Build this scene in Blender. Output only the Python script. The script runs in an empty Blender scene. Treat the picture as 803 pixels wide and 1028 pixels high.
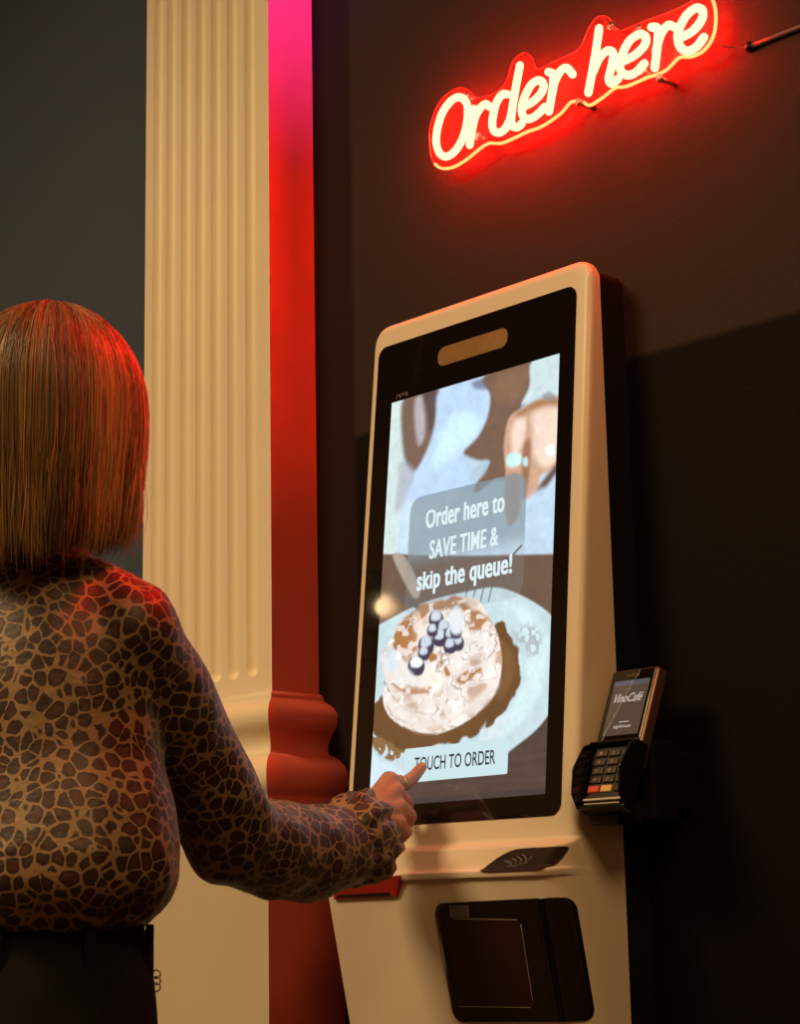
import bpy, bmesh, math, random
import numpy as np
from math import sin, cos, pi, sqrt, tan, atan2
from mathutils import Vector, Matrix, noise
random.seed(7); rng = np.random.default_rng(7)
SC = bpy.context.scene
COL = SC.collection
# ------------------------------------------------------------------ camera (measured)
W, H = 803.0, 1028.0
FPX, PITCH, YAW, ROLL = 1932.95, 0.20323281, 0.75317373, -0.01993654
CAM = np.array([1.87688876, -1.87830641, 0.93])
fw = np.array([-cos(YAW)*cos(PITCH), sin(YAW)*cos(PITCH), sin(PITCH)])
_r = np.cross(fw, [0, 0, 1]); _r /= np.linalg.norm(_r); _u = np.cross(_r, fw)
RT = _r*cos(ROLL) + _u*sin(ROLL); UP = _u*cos(ROLL) - _r*sin(ROLL)
def ray(x, y): return fw + RT*(x-W/2)/FPX + UP*(H/2-y)/FPX
def on(x, y, n, d):
    v = ray(x, y); n = np.array(n, float); return CAM + v*((d-n@CAM)/(n@v))
def onY(x, y, v): return on(x, y, [0, 1, 0], v)
def onX(x, y, v): return on(x, y, [1, 0, 0], v)
def dep(x, y, z): return CAM + ray(x, y)*z
def proj(P):
    d = np.asarray(P, float)-CAM; z = d@fw
    return W/2+FPX*(d@RT)/z, H/2-FPX*(d@UP)/z

# ------------------------------------------------------------------ helpers
def wloc(p):
    if p is None: return np.zeros(3)
    q = p; s = np.zeros(3)
    while q is not None: s += np.array(q.location); q = q.parent
    return s
def setp(o, label=None, cat=None, group=None, kind=None):
    if label: o['label'] = label
    if cat: o['category'] = cat
    if group: o['group'] = group
    if kind: o['kind'] = kind
    return o
def thing(name, label, cat, loc, group=None):
    o = bpy.data.objects.new(name, None); COL.objects.link(o); o.location = loc
    o.empty_display_size = .05
    return setp(o, label, cat, group)
def mk(name, verts, faces, mat, parent=None, smooth=True, label=None, loc=None):
    """one mesh object; verts in world space"""
    v = np.asarray(verts, float)
    base = wloc(parent)
    off = np.zeros(3)
    if parent is None:
        off = np.array(loc) if loc is not None else np.array([(v[:,0].min()+v[:,0].max())/2, (v[:,1].min()+v[:,1].max())/2, v[:,2].min()])
    me = bpy.data.meshes.new(name)
    me.from_pydata([tuple(p) for p in (v-base-off)], [], [tuple(int(i) for i in f) for f in faces]); me.update()
    if smooth: me.polygons.foreach_set('use_smooth', [True]*len(me.polygons))
    for m in (mat if isinstance(mat, (list, tuple)) else [mat]): me.materials.append(m)
    o = bpy.data.objects.new(name, me); COL.objects.link(o)
    if parent is not None: o.parent = parent
    else: o.location = off
    if label: o['label'] = label
    return o
class G:
    def __init__(s): s.v = []; s.f = []
    def add(s, v, f):
        n = len(s.v); s.v += [tuple(p) for p in v]; s.f += [tuple(i+n for i in q) for q in f]; return s
    def mk(s, *a, **k): return mk(a[0], s.v, s.f, *a[1:], **k)
def recalc(o):
    bm = bmesh.new(); bm.from_mesh(o.data); bmesh.ops.recalc_face_normals(bm, faces=bm.faces); bm.to_mesh(o.data); bm.free(); return o
def bevel(o, w, seg=2, ang=.5):
    m = o.modifiers.new('b', 'BEVEL'); m.width = w; m.segments = seg; m.limit_method = 'ANGLE'; m.angle_limit = ang
    return o
def boxm(c, s, ax=None):
    c = np.array(c, float); ax = np.eye(3) if ax is None else np.array(ax, float)
    v = [c + ax[0]*s[0]/2*a + ax[1]*s[1]/2*b + ax[2]*s[2]/2*d for a in (-1, 1) for b in (-1, 1) for d in (-1, 1)]
    return v, [(0,1,3,2),(4,6,7,5),(0,4,5,1),(2,3,7,6),(0,2,6,4),(1,5,7,3)]
def frame_of(d):
    d = d/np.linalg.norm(d); h = np.array([0, 0, 1.]) if abs(d[2]) < .9 else np.array([1., 0, 0])
    a = np.cross(d, h); a /= np.linalg.norm(a); return a, np.cross(d, a)
def tube(pts, r, n=10, closed=False, cap=True):
    P = np.array(pts, float); R = np.full(len(P), r) if np.isscalar(r) else np.array(r, float)
    v = []; f = []; a_prev = None
    for i, p in enumerate(P):
        if closed: t = P[(i+1) % len(P)]-P[i-1]
        else: t = P[min(i+1, len(P)-1)]-P[max(i-1, 0)]
        t = t/(np.linalg.norm(t)+1e-12)
        if a_prev is None: a, b = frame_of(t)
        else:
            a = a_prev - t*(a_prev@t); a /= np.linalg.norm(a); b = np.cross(t, a)
        a_prev = a
        for k in range(n):
            w = 2*pi*k/n; v.append(p + R[i]*(a*cos(w)+b*sin(w)))
    m = len(P)
    for i in range(m if closed else m-1):
        j = (i+1) % m
        for k in range(n):
            f.append((i*n+k, i*n+(k+1) % n, j*n+(k+1) % n, j*n+k))
    if cap and not closed:
        f.append(tuple(range(n))[::-1]); f.append(tuple((m-1)*n+k for k in range(n)))
    return v, f
def rtube(pts, r, n=10):
    """tube with hemispherical ends"""
    P = [np.array(p, float) for p in pts]
    d0 = (P[0]-P[1])/np.linalg.norm(P[0]-P[1]); d1 = (P[-1]-P[-2])/np.linalg.norm(P[-1]-P[-2])
    a = []; ra = []
    for w in (85, 60, 30): a.append(P[0]+d0*r*sin(math.radians(w))); ra.append(r*cos(math.radians(w)))
    a += P; ra += [r]*len(P)
    for w in (30, 60, 85): a.append(P[-1]+d1*r*sin(math.radians(w))); ra.append(r*cos(math.radians(w)))
    return tube(a, ra, n)
def catmull(P, n=8, closed=False):
    P = [np.array(p, float) for p in P]; out = []; m = len(P)
    for i in range(m if closed else m-1):
        p0 = P[i-1] if (closed or i > 0) else 2*P[0]-P[1]
        p1 = P[i]; p2 = P[(i+1) % m]; p3 = P[(i+2) % m] if (closed or i+2 < m) else 2*P[-1]-P[-2]
        for k in range(n):
            t = k/n
            out.append(.5*((2*p1)+(-p0+p2)*t+(2*p0-5*p1+4*p2-p3)*t*t+(-p0+3*p1-3*p2+p3)*t**3))
    if not closed: out.append(P[-1])
    return out
def ball(c, r, n=12):
    r = np.array([r]*3 if np.isscalar(r) else r, float); c = np.array(c, float); v = [c+r*[0, 0, 1]]; f = []
    for i in range(1, n):
        th = pi*i/n
        for k in range(2*n): v.append(c+r*np.array([sin(th)*cos(pi*k/n), sin(th)*sin(pi*k/n), cos(th)]))
    v.append(c-r*[0, 0, 1]); m = 2*n
    for k in range(m): f.append((0, 1+k, 1+(k+1) % m))
    for i in range(n-2):
        for k in range(m): f.append((1+i*m+k, 1+(i+1)*m+k, 1+(i+1)*m+(k+1) % m, 1+i*m+(k+1) % m))
    L = len(v)-1
    for k in range(m): f.append((L, 1+(n-2)*m+(k+1) % m, 1+(n-2)*m+k))
    return v, f
def capsule(A, B, ra, rb, n=16):
    A = np.array(A, float); B = np.array(B, float); d = B-A; L = np.linalg.norm(d)+1e-9; d = d/L
    pts = []; rr = []
    for w in (88, 65, 40, 20): pts.append(A-d*ra*sin(math.radians(w))); rr.append(ra*cos(math.radians(w)))
    for t in (0, .25, .5, .75, 1): pts.append(A+d*L*t); rr.append(ra+(rb-ra)*t)
    for w in (20, 40, 65, 88): pts.append(B+d*rb*sin(math.radians(w))); rr.append(rb*cos(math.radians(w)))
    return tube(pts, rr, n)
def loft(rings, cap=True):
    n = len(rings[0]); v = [p for r in rings for p in r]; f = []
    for i in range(len(rings)-1):
        for k in range(n): f.append((i*n+k, i*n+(k+1) % n, (i+1)*n+(k+1) % n, (i+1)*n+k))
    if cap: f.append(tuple(range(n))[::-1]); f.append(tuple((len(rings)-1)*n+k for k in range(n)))
    return v, f
def remesh(g, vox, smooth_it=6, fac=.5):
    """voxel-merge overlapping closed pieces to one continuous surface; returns verts, faces"""
    me = bpy.data.meshes.new('tmp'); me.from_pydata(g.v, [], g.f); me.update()
    bm = bmesh.new(); bm.from_mesh(me); bmesh.ops.recalc_face_normals(bm, faces=bm.faces); bm.to_mesh(me); bm.free()
    o = bpy.data.objects.new('tmp', me); COL.objects.link(o)
    m = o.modifiers.new('r', 'REMESH'); m.mode = 'VOXEL'; m.voxel_size = vox; m.adaptivity = 0
    if smooth_it:
        s = o.modifiers.new('s', 'SMOOTH'); s.iterations = smooth_it; s.factor = fac
    dg = bpy.context.evaluated_depsgraph_get(); e = o.evaluated_get(dg); m2 = e.to_mesh()
    v = np.empty(len(m2.vertices)*3); m2.vertices.foreach_get('co', v); v = v.reshape(-1, 3).copy()
    nn = np.empty(len(m2.vertices)*3); m2.vertices.foreach_get('normal', nn); nn = nn.reshape(-1, 3).copy()
    f = [tuple(p.vertices) for p in m2.polygons]
    e.to_mesh_clear(); bpy.data.objects.remove(o); bpy.data.meshes.remove(me)
    return v, f, nn

# ------------------------------------------------------------------ materials
def nm(name):
    m = bpy.data.materials.new(name); m.use_nodes = True
    nt = m.node_tree; b = nt.nodes['Principled BSDF']; return m, nt, b
def pm(name, col, rough=.5, metal=0, spec=.5, bump=None, var=None, emis=None, estr=0, coat=0, trans=0, ior=1.45, alpha=1):
    m, nt, b = nm(name)
    b.inputs['Base Color'].default_value = (*col, 1); b.inputs['Roughness'].default_value = rough
    b.inputs['Metallic'].default_value = metal; b.inputs['Specular IOR Level'].default_value = spec
    b.inputs['Coat Weight'].default_value = coat; b.inputs['Transmission Weight'].default_value = trans; b.inputs['IOR'].default_value = ior
    if emis: b.inputs['Emission Color'].default_value = (*emis, 1); b.inputs['Emission Strength'].default_value = estr
    if bump or var:
        tc = nt.nodes.new('ShaderNodeTexCoord')
    if bump:
        n = nt.nodes.new('ShaderNodeTexNoise'); n.inputs['Scale'].default_value = bump[0]; n.inputs['Detail'].default_value = 4
        bp = nt.nodes.new('ShaderNodeBump'); bp.inputs['Strength'].default_value = bump[1]; bp.inputs['Distance'].default_value = bump[2] if len(bump) > 2 else .002
        nt.links.new(tc.outputs['Object'], n.inputs['Vector']); nt.links.new(n.outputs['Fac'], bp.inputs['Height']); nt.links.new(bp.outputs['Normal'], b.inputs['Normal'])
    if var:
        n = nt.nodes.new('ShaderNodeTexNoise'); n.inputs['Scale'].default_value = var[0]; n.inputs['Detail'].default_value = 3
        r = nt.nodes.new('ShaderNodeValToRGB'); k = var[1]
        r.color_ramp.elements[0].position = .3; r.color_ramp.elements[1].position = .7
        r.color_ramp.elements[0].color = (*[c*(1-k) for c in col], 1); r.color_ramp.elements[1].color = (*[min(1, c*(1+k)) for c in col], 1)
        nt.links.new(tc.outputs['Object'], n.inputs['Vector']); nt.links.new(n.outputs['Fac'], r.inputs['Fac']); nt.links.new(r.outputs['Color'], b.inputs['Base Color'])
    return m
def emi(name, col, s, rough=None):
    m, nt, b = nm(name)
    b.inputs['Base Color'].default_value = (0.01, .01, .01, 1); b.inputs['Roughness'].default_value = .08 if rough is None else rough
    b.inputs['Emission Color'].default_value = (*col, 1); b.inputs['Emission Strength'].default_value = s
    return m
def srgb(r, g, b):
    return tuple(((c/255)/12.92 if c/255 <= .04045 else (((c/255)+.055)/1.055)**2.4) for c in (r, g, b))

M = {}
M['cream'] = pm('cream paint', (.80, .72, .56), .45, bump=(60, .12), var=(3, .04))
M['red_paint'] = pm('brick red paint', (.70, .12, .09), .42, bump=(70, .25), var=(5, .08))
M['kiosk'] = pm('cream powder coat', (.80, .71, .56), .32, bump=(900, .03))
M['kiosk_dark'] = pm('black housing', (.006, .006, .006), .5)
M['glass_black'] = pm('black glass', (.008, .006, .005), .04, spec=.7)
M['black_plastic'] = pm('black plastic', (.008, .007, .007), .35)
M['black_gloss'] = pm('glossy black plastic', (.006, .005, .005), .22)
M['reader'] = pm('satin black lens', (.02, .012, .009), .55, spec=.25)
M['scan'] = pm('dark scanner glass', (.028, .012, .010), .12)
M['red_plastic'] = pm('red plastic', (.42, .03, .015), .35)
M['slot'] = pm('slot black', (.004, .003, .003), .6)
M['tan'] = pm('smoked sensor cover', (.30, .17, .07), .25, var=(25, .12))
M['label'] = pm('grey label', (.13, .11, .12), .5)
M['mark'] = pm('grey print', (.25, .22, .2), .5)
M['skin'] = pm('skin', (.45, .23, .155), .5, bump=(300, .15, .001), var=(40, .08))
M['nail'] = pm('nail', (.62, .34, .26), .25)
M['gold'] = pm('gold ring', (.8, .55, .25), .25, metal=1)
M['denim'] = pm('black denim', (.006, .0055, .006), .9, spec=.15, bump=(500, .4, .001))
M['metal_dark'] = pm('dark metal', (.05, .045, .04), .35, metal=.8)
M['bronze'] = pm('bronze trim', (.16, .085, .05), .35, metal=.5)
M['steel'] = pm('brushed steel', (.5, .45, .4), .35, metal=1)
M['cable'] = pm('grey cable', (.12, .10, .09), .5)
M['shoe'] = pm('black leather', (.01, .01, .01), .35)
M['floor'] = pm('dark plank floor', (.06, .035, .02), .4, bump=(40, .2), var=(6, .3))
M['ceil'] = pm('ceiling paint', (.10, .075, .055), .8)
M['room'] = pm('warm brown wall paint', (.24, .145, .085), .7, bump=(40, .2), var=(2, .15))

def wall_mat():
    m, nt, b = nm('dark satin wall paint')
    N, L = nt.nodes, nt.links
    tc = N.new('ShaderNodeTexCoord'); sp = N.new('ShaderNodeSeparateXYZ'); L.new(tc.outputs['Object'], sp.inputs[0])
    def mat_(op, a, bb):
        n = N.new('ShaderNodeMath'); n.operation = op
        for i, x in enumerate((a, bb)):
            if isinstance(x, (int, float)): n.inputs[i].default_value = x
            else: L.new(x, n.inputs[i])
        return n.outputs[0]
    def mix(f, c1, c2):
        n = N.new('ShaderNodeMix'); n.data_type = 'RGBA'; L.new(f, n.inputs[0])
        for i, c in ((6, c1), (7, c2)):
            if isinstance(c, tuple): n.inputs[i].default_value = (*c, 1)
            else: L.new(c, n.inputs[i])
        return n.outputs[2]
    def ramp(v, a, bb):
        n = N.new('ShaderNodeMapRange'); n.inputs[1].default_value = a; n.inputs[2].default_value = bb; L.new(v, n.inputs[0]); return n.outputs[0]
    ns = N.new('ShaderNodeTexNoise'); ns.inputs['Scale'].default_value = 1.6; ns.inputs['Detail'].default_value = 3; L.new(tc.outputs['Object'], ns.inputs['Vector'])
    up = mix(ns.outputs['Fac'], (.030, .025, .022), (.042, .034, .029))
    wob = N.new('ShaderNodeTexNoise'); wob.inputs['Scale'].default_value = 30; L.new(tc.outputs['Object'], wob.inputs['Vector'])
    zz = mat_('ADD', sp.outputs[2], mat_('MULTIPLY', wob.outputs['Fac'], .006))
    low_dark = ramp(zz, 1.666, 1.676)         # darker colour below a level line
    c = mix(low_dark, (.0065, .0050, .0050), up)
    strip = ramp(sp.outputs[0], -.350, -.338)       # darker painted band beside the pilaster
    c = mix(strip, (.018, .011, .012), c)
    left = ramp(sp.outputs[0], -.62, -.60)          # grey paint on the far side of the pilaster
    c = mix(left, (.066, .088, .135), c)
    L.new(c, b.inputs['Base Color']); b.inputs['Roughness'].default_value = .7; b.inputs['Specular IOR Level'].default_value = .08
    n2 = N.new('ShaderNodeTexNoise'); n2.inputs['Scale'].default_value = 160; n2.inputs['Detail'].default_value = 3; L.new(tc.outputs['Object'], n2.inputs['Vector'])
    bp = N.new('ShaderNodeBump'); bp.inputs['Strength'].default_value = .25; bp.inputs['Distance'].default_value = .002
    L.new(n2.outputs['Fac'], bp.inputs['Height']); L.new(bp.outputs['Normal'], b.inputs['Normal'])
    return m
M['wall'] = wall_mat()

def leopard_mat():
    m, nt, b = nm('leopard print chiffon')
    N, L = nt.nodes, nt.links
    tc = N.new('ShaderNodeTexCoord'); ns = N.new('ShaderNodeTexNoise'); ns.inputs['Scale'].default_value = 28; ns.inputs['Detail'].default_value = 2
    L.new(tc.outputs['Object'], ns.inputs['Vector'])
    mp = N.new('ShaderNodeVectorMath'); mp.operation = 'SCALE'; mp.inputs[3].default_value = .016; L.new(ns.outputs['Color'], mp.inputs[0])
    ad = N.new('ShaderNodeVectorMath'); ad.operation = 'ADD'; L.new(tc.outputs['Object'], ad.inputs[0]); L.new(mp.outputs[0], ad.inputs[1])
    def vor(feat):
        v = N.new('ShaderNodeTexVoronoi'); v.feature = feat; v.inputs['Scale'].default_value = 60; v.inputs['Randomness'].default_value = .85; L.new(ad.outputs[0], v.inputs['Vector']); return v
    de = vor('DISTANCE_TO_EDGE'); f1 = vor('F1')
    n2 = N.new('ShaderNodeTexNoise'); n2.inputs['Scale'].default_value = 170; L.new(tc.outputs['Object'], n2.inputs['Vector'])
    a0 = N.new('ShaderNodeMath'); a0.operation = 'MULTIPLY_ADD'; a0.inputs[1].default_value = .16; L.new(n2.outputs['Fac'], a0.inputs[0]); L.new(de.outputs['Distance'], a0.inputs[2])
    fr = N.new('ShaderNodeMapRange'); fr.inputs[1].default_value = .42; fr.inputs[2].default_value = .9; fr.inputs[3].default_value = 0; fr.inputs[4].default_value = -.14; L.new(f1.outputs['Distance'], fr.inputs[0])
    a = N.new('ShaderNodeMath'); a.operation = 'ADD'; L.new(a0.outputs[0], a.inputs[0]); L.new(fr.outputs[0], a.inputs[1])
    r = N.new('ShaderNodeValToRGB'); e = r.color_ramp.elements
    tan_ = (.25, .158, .074); blk = (.018, .006, .005); red = (.060, .013, .009)
    e[0].position = .0; e[0].color = (*tan_, 1); e[1].position = 1; e[1].color = (*red, 1)
    for p, c in ((.098, tan_), (.130, blk), (.22, blk), (.33, red)):
        x = e.new(p); x.color = (*c, 1)
    L.new(a.outputs[0], r.inputs['Fac'])
    # random cells fully dark
    sp = N.new('ShaderNodeSeparateColor'); L.new(f1.outputs['Color'], sp.inputs[0])
    gt = N.new('ShaderNodeMath'); gt.operation = 'GREATER_THAN'; gt.inputs[1].default_value = .45; L.new(sp.outputs[0], gt.inputs[0])
    g2 = N.new('ShaderNodeMath'); g2.operation = 'GREATER_THAN'; g2.inputs[1].default_value = .17; L.new(a.outputs[0], g2.inputs[0])
    ml = N.new('ShaderNodeMath'); ml.operation = 'MULTIPLY'; L.new(gt.outputs[0], ml.inputs[0]); L.new(g2.outputs[0], ml.inputs[1])
    mx = N.new('ShaderNodeMix'); mx.data_type = 'RGBA'; L.new(ml.outputs[0], mx.inputs[0]); L.new(r.outputs['Color'], mx.inputs[6]); mx.inputs[7].default_value = (.028, .009, .007, 1)
    L.new(mx.outputs[2], b.inputs['Base Color'])
    b.inputs['Roughness'].default_value = .55; b.inputs['Sheen Weight'].default_value = .15; b.inputs['Sheen Roughness'].default_value = .4
    n3 = N.new('ShaderNodeTexNoise'); n3.inputs['Scale'].default_value = 90; L.new(tc.outputs['Object'], n3.inputs['Vector'])
    bp = N.new('ShaderNodeBump'); bp.inputs['Strength'].default_value = .3; bp.inputs['Distance'].default_value = .004
    L.new(n3.outputs['Fac'], bp.inputs['Height']); L.new(bp.outputs['Normal'], b.inputs['Normal'])
    return m
M['leopard'] = leopard_mat()

def attr_mat(name, emission=0, rough=.4, spec=.5):
    m, nt, b = nm(name); a = nt.nodes.new('ShaderNodeVertexColor'); a.layer_name = 'Col'
    if emission:
        b.inputs['Base Color'].default_value = (.01, .01, .01, 1)
        nt.links.new(a.outputs['Color'], b.inputs['Emission Color']); b.inputs['Emission Strength'].default_value = emission
    else: nt.links.new(a.outputs['Color'], b.inputs['Base Color'])
    b.inputs['Roughness'].default_value = rough; b.inputs['Specular IOR Level'].default_value = spec
    return m
M['hair'] = attr_mat('blonde brown hair', 0, .42, .4)
M['screen'] = attr_mat('lit display', 1.10, .06)
M['tube'] = emi('neon tube glow', (1, .0078, .0046), 145)
M['edge'] = emi('edge lit acrylic rim', (1, .26, .075), 3.0)
m, nt, b = nm('clear acrylic'); b.inputs['Base Color'].default_value = (.7, .10, .08, 1); b.inputs['Roughness'].default_value = .08  # clear sheet; the red neon glow is put into its base colour
b.inputs['Alpha'].default_value = .07; b.inputs['Specular IOR Level'].default_value = .3; M['acrylic'] = m
M['white_text'] = emi('display white', srgb(222, 240, 244), 1.0)
M['dark_text'] = emi('display charcoal', srgb(52, 56, 62), 1.0)
M['btn'] = emi('display button white', srgb(206, 232, 236), 1.0)
M['warm_bulb'] = emi('warm bulb', (1, .68, .34), 26, .3)
M['tscreen'] = emi('terminal display', srgb(84, 66, 54), 1.0)
M['tbar'] = emi('terminal status bar', srgb(88, 82, 92), 1.0)
M['ttext'] = emi('terminal display white', srgb(205, 190, 175), 1.0)
M['key'] = pm('key grey', (.035, .022, .014), .4); M['keyred'] = pm('key red', (.55, .05, .02), .4, emis=(1, .12, .03), estr=.10); M['keyyel'] = pm('key yellow', (.7, .4, .1), .4, emis=(1, .5, .1), estr=.08)
M['key_print'] = pm('key print', (.30, .2, .13), .5)

# ------------------------------------------------------------------ room
WY = .11
def struct(name, v, f, mat):
    o = mk(name, v, f, mat, smooth=False, loc=(0, 0, 0)); o['kind'] = 'structure'; return o
X0, X1, Y0, Z1 = -3.2, 3.4, -4.4, 3.3
struct('floor', *boxm(((X0+X1)/2, (Y0+WY)/2, -.05), (X1-X0+.4, WY-Y0+.4, .1)), M['floor'])
struct('ceiling', *boxm(((X0+X1)/2, (Y0+WY)/2, Z1+.05), (X1-X0+.4, WY-Y0+.4, .1)), M['ceil'])
struct('wall_back', *boxm(((X0+X1)/2, WY+.05, Z1/2), (X1-X0, .1, Z1)), M['wall'])
struct('wall_front', *boxm(((X0+X1)/2, Y0-.05, Z1/2), (X1-X0, .1, Z1)), M['room'])
struct('wall_left', *boxm((X0-.05, (Y0+WY)/2, Z1/2), (.1, WY-Y0, Z1)), M['room'])
struct('wall_right', *boxm((X1+.05, (Y0+WY)/2, Z1/2), (.1, WY-Y0, Z1)), M['room'])

# pilaster
PX0, PX1, PY = -.786, -.44, .014
grooves = [-.748, -.709, -.6655, -.6235, -.581, -.536, -.488]
gw = .0155
def fluted():
    g = G()
    prof = [(PX0, 0)]
    for c in grooves:
        for k in range(11):
            a = -1+2*k/10; prof.append((c+a*gw, .0125*sqrt(max(0, 1-a*a)) if abs(a) < 1 else 0))
    prof.append((PX1, 0))
    zs = [1.263, 1.292] + [1.292+.0015*i for i in range(1, 14)] + [1.4, 2.0, Z1]
    rows = []
    for z in zs:
        sc = 0 if z <= 1.292 else min(1, sqrt(max(0, 1-(1-min(1, (z-1.292)/.0155))**2)))
        row = []
        for x, d in prof:
            cc = min(grooves, key=lambda q: abs(q-x))
            if abs(cc-x) <= gw+1e-6: row.append((cc+(x-cc)*max(sc, .02), PY+d*sc, z))
            else: row.append((x, PY, z))
        row.append((PX1, WY+.002, z)); row.append((PX0, WY+.002, z))
        rows.append(row)
    return loft(rows)
v, f = fluted()
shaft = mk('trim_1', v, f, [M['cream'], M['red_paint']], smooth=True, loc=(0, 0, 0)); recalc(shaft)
def ring(d, z): return [(PX0-d, PY-d, z), (PX1+d, PY-d, z), (PX1+d, WY+.002, z), (PX0-d, WY+.002, z)]
pr = [(0, 1.266), (.006, 1.264), (.010, 1.260), (.011, 1.254), (.018, 1.250), (.026, 1.246), (.036, 1.240), (.043, 1.231), (.045, 1.221), (.042, 1.211), (.034, 1.202), (.026, 1.194), (.021, 1.184), (.020, 1.174),
      (.023, 1.168), (.034, 1.165), (.048, 1.158), (.060, 1.148), (.066, 1.136), (.067, 1.124), (.063, 1.112), (.055, 1.104), (.052, 1.098), (.052, .0)]
v, f = loft([ring(*p) for p in pr])
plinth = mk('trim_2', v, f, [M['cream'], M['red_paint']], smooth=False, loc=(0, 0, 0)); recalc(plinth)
for o in (shaft, plinth):
    o['kind'] = 'structure'
    for p in o.data.polygons:
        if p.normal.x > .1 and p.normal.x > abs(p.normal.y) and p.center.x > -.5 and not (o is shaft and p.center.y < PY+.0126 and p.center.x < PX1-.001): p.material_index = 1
for p in plinth.data.polygons: p.use_smooth = abs(p.normal.z) < .98
for o, a in ((plinth, 35), (shaft, 50)):
    o.data.update()
    bm = bmesh.new(); bm.from_mesh(o.data)
    for e in bm.edges:
        if len(e.link_faces) == 2 and e.calc_face_angle(0) > math.radians(a): e.smooth = False
    bm.to_mesh(o.data); bm.free()

# ------------------------------------------------------------------ kiosk
T, ZC = .0988163, 1.3724
NRM = np.array([0, -cos(T), sin(T)]); UV_ = np.array([0, sin(T), cos(T)]); OC = np.array([0, 0, ZC])
def F(u, v, off=0): return OC + np.array([1, 0, 0])*u + UV_*v + NRM*off
def px2f(x, y):
    P = on(x, y, NRM, NRM@OC); d = P-OC; return d[0], d@UV_
kiosk = thing('ordering_kiosk', 'cream wall mounted self-order kiosk with a lit touch screen showing a dessert', 'kiosk', (0, .057, .60))
ZT, YB, HW = 1.8035, .057, .2235
def yfront(z):
    pl = (z-ZC)*tan(T)
    if z >= 1.017:
        bv = .009
        if z > ZT-bv: pl += bv - sqrt(max(0, bv*bv-(z-ZT+bv)**2))
        return pl
    pts = [(1.017, -.0353), (1.015, -.0370), (1.0075, -.0560), (1.0055, -.0580), (.980, -.0660), (.9785, -.0680), (.9765, -.0765), (.975, -.0778), (.971, -.0778), (.968, -.0770), (.9665, -.0735)]
    if z > .9665: return float(np.interp(-z, [-p[0] for p in pts], [p[1] for p in pts]))
    return -.0722 + (.9665-z)*.2125
def hwid(z):
    rc = .032; h = HW
    if z > ZT-rc: h -= rc - sqrt(max(0, rc*rc-(z-ZT+rc)**2))
    return h
def rrad(z):
    if z > ZT-.03: return .007
    if z > 1.03: return .011
    if z > .968: return .011 + (.046-.011)*((1.03-z)/(.062))**1.3
    return .046
NA, NF = 10, 24
def section(z, off=0):
    hw = hwid(z); yf = yfront(z); rl = .011; rr = rrad(z); row = []
    row.append((-hw, YB, z))
    for k in range(NA+1):
        a = pi/2*k/NA; row.append((-hw+rl-rl*cos(a), yf+rl-rl*sin(a), z))
    for k in range(1, NF):
        row.append((-hw+rl+(2*hw-rl-rr)*k/NF, yf, z))
    for k in range(NA+1):
        a = pi/2*k/NA; row.append((hw-rr+rr*sin(a), yf+rr-rr*cos(a), z))
    row.append((hw, YB, z))
    return row
zs = [.60, .603] + list(np.linspace(.62, .96, 10)) + [.9655, .9665, .968, .9695, .971, .973, .975, .9765, .9775, .9785, .98] + list(np.linspace(.984, 1.003, 6)) + [1.0055, 1.0065, 1.0075, 1.0095, 1.0125, 1.015, 1.017, 1.019, 1.03, 1.1, 1.3, 1.5, 1.7] + [ZT-.032*(1-sin(pi/2*k/8)) for k in range(9)] + [ZT-.003, ZT-.001]
zs = sorted(set(round(z, 5) for z in zs))
v, f = loft([section(z) for z in zs])
body = mk('body', v, f, M['kiosk'], kiosk); recalc(body)
bm = bmesh.new(); bm.from_mesh(body.data)
for e in bm.edges:
    if len(e.link_faces) == 2 and e.calc_face_angle(0) > math.radians(38): e.smooth = False
bm.to_mesh(body.data); bm.free()
# point on the lower front surface by arc length s from X=-.2 , height z
def surf(s, z, off=.0):
    yf = yfront(z); r = rrad(z); xs = HW-r
    if s <= xs: return np.array([s, yf-off, z])
    a = (s-xs)/r
    if a < pi/2: return np.array([xs+(r+off)*sin(a), yf+r-(r+off)*cos(a), z])
    return np.array([HW+off, yf+r+(s-xs-r*pi/2), z])
def surf_hit(px, py, zr=(.74, 1.016)):
    best = None
    for z in np.linspace(*zr, 140):
        for s in np.linspace(-.22, .30, 131):
            q = proj(surf(s, z)); d = (q[0]-px)**2+(q[1]-py)**2
            if best is None or d < best[0]: best = (d, s, z)
    d, s, z = best; st = .004
    for it in range(60):
        imp = False
        for ds, dz in ((st, 0), (-st, 0), (0, st), (0, -st)):
            q = proj(surf(s+ds, z+dz)); e = (q[0]-px)**2+(q[1]-py)**2
            if e < d: d, s, z = e, s+ds, z+dz; imp = True; break
        if not imp: st /= 2
    return s, z
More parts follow.
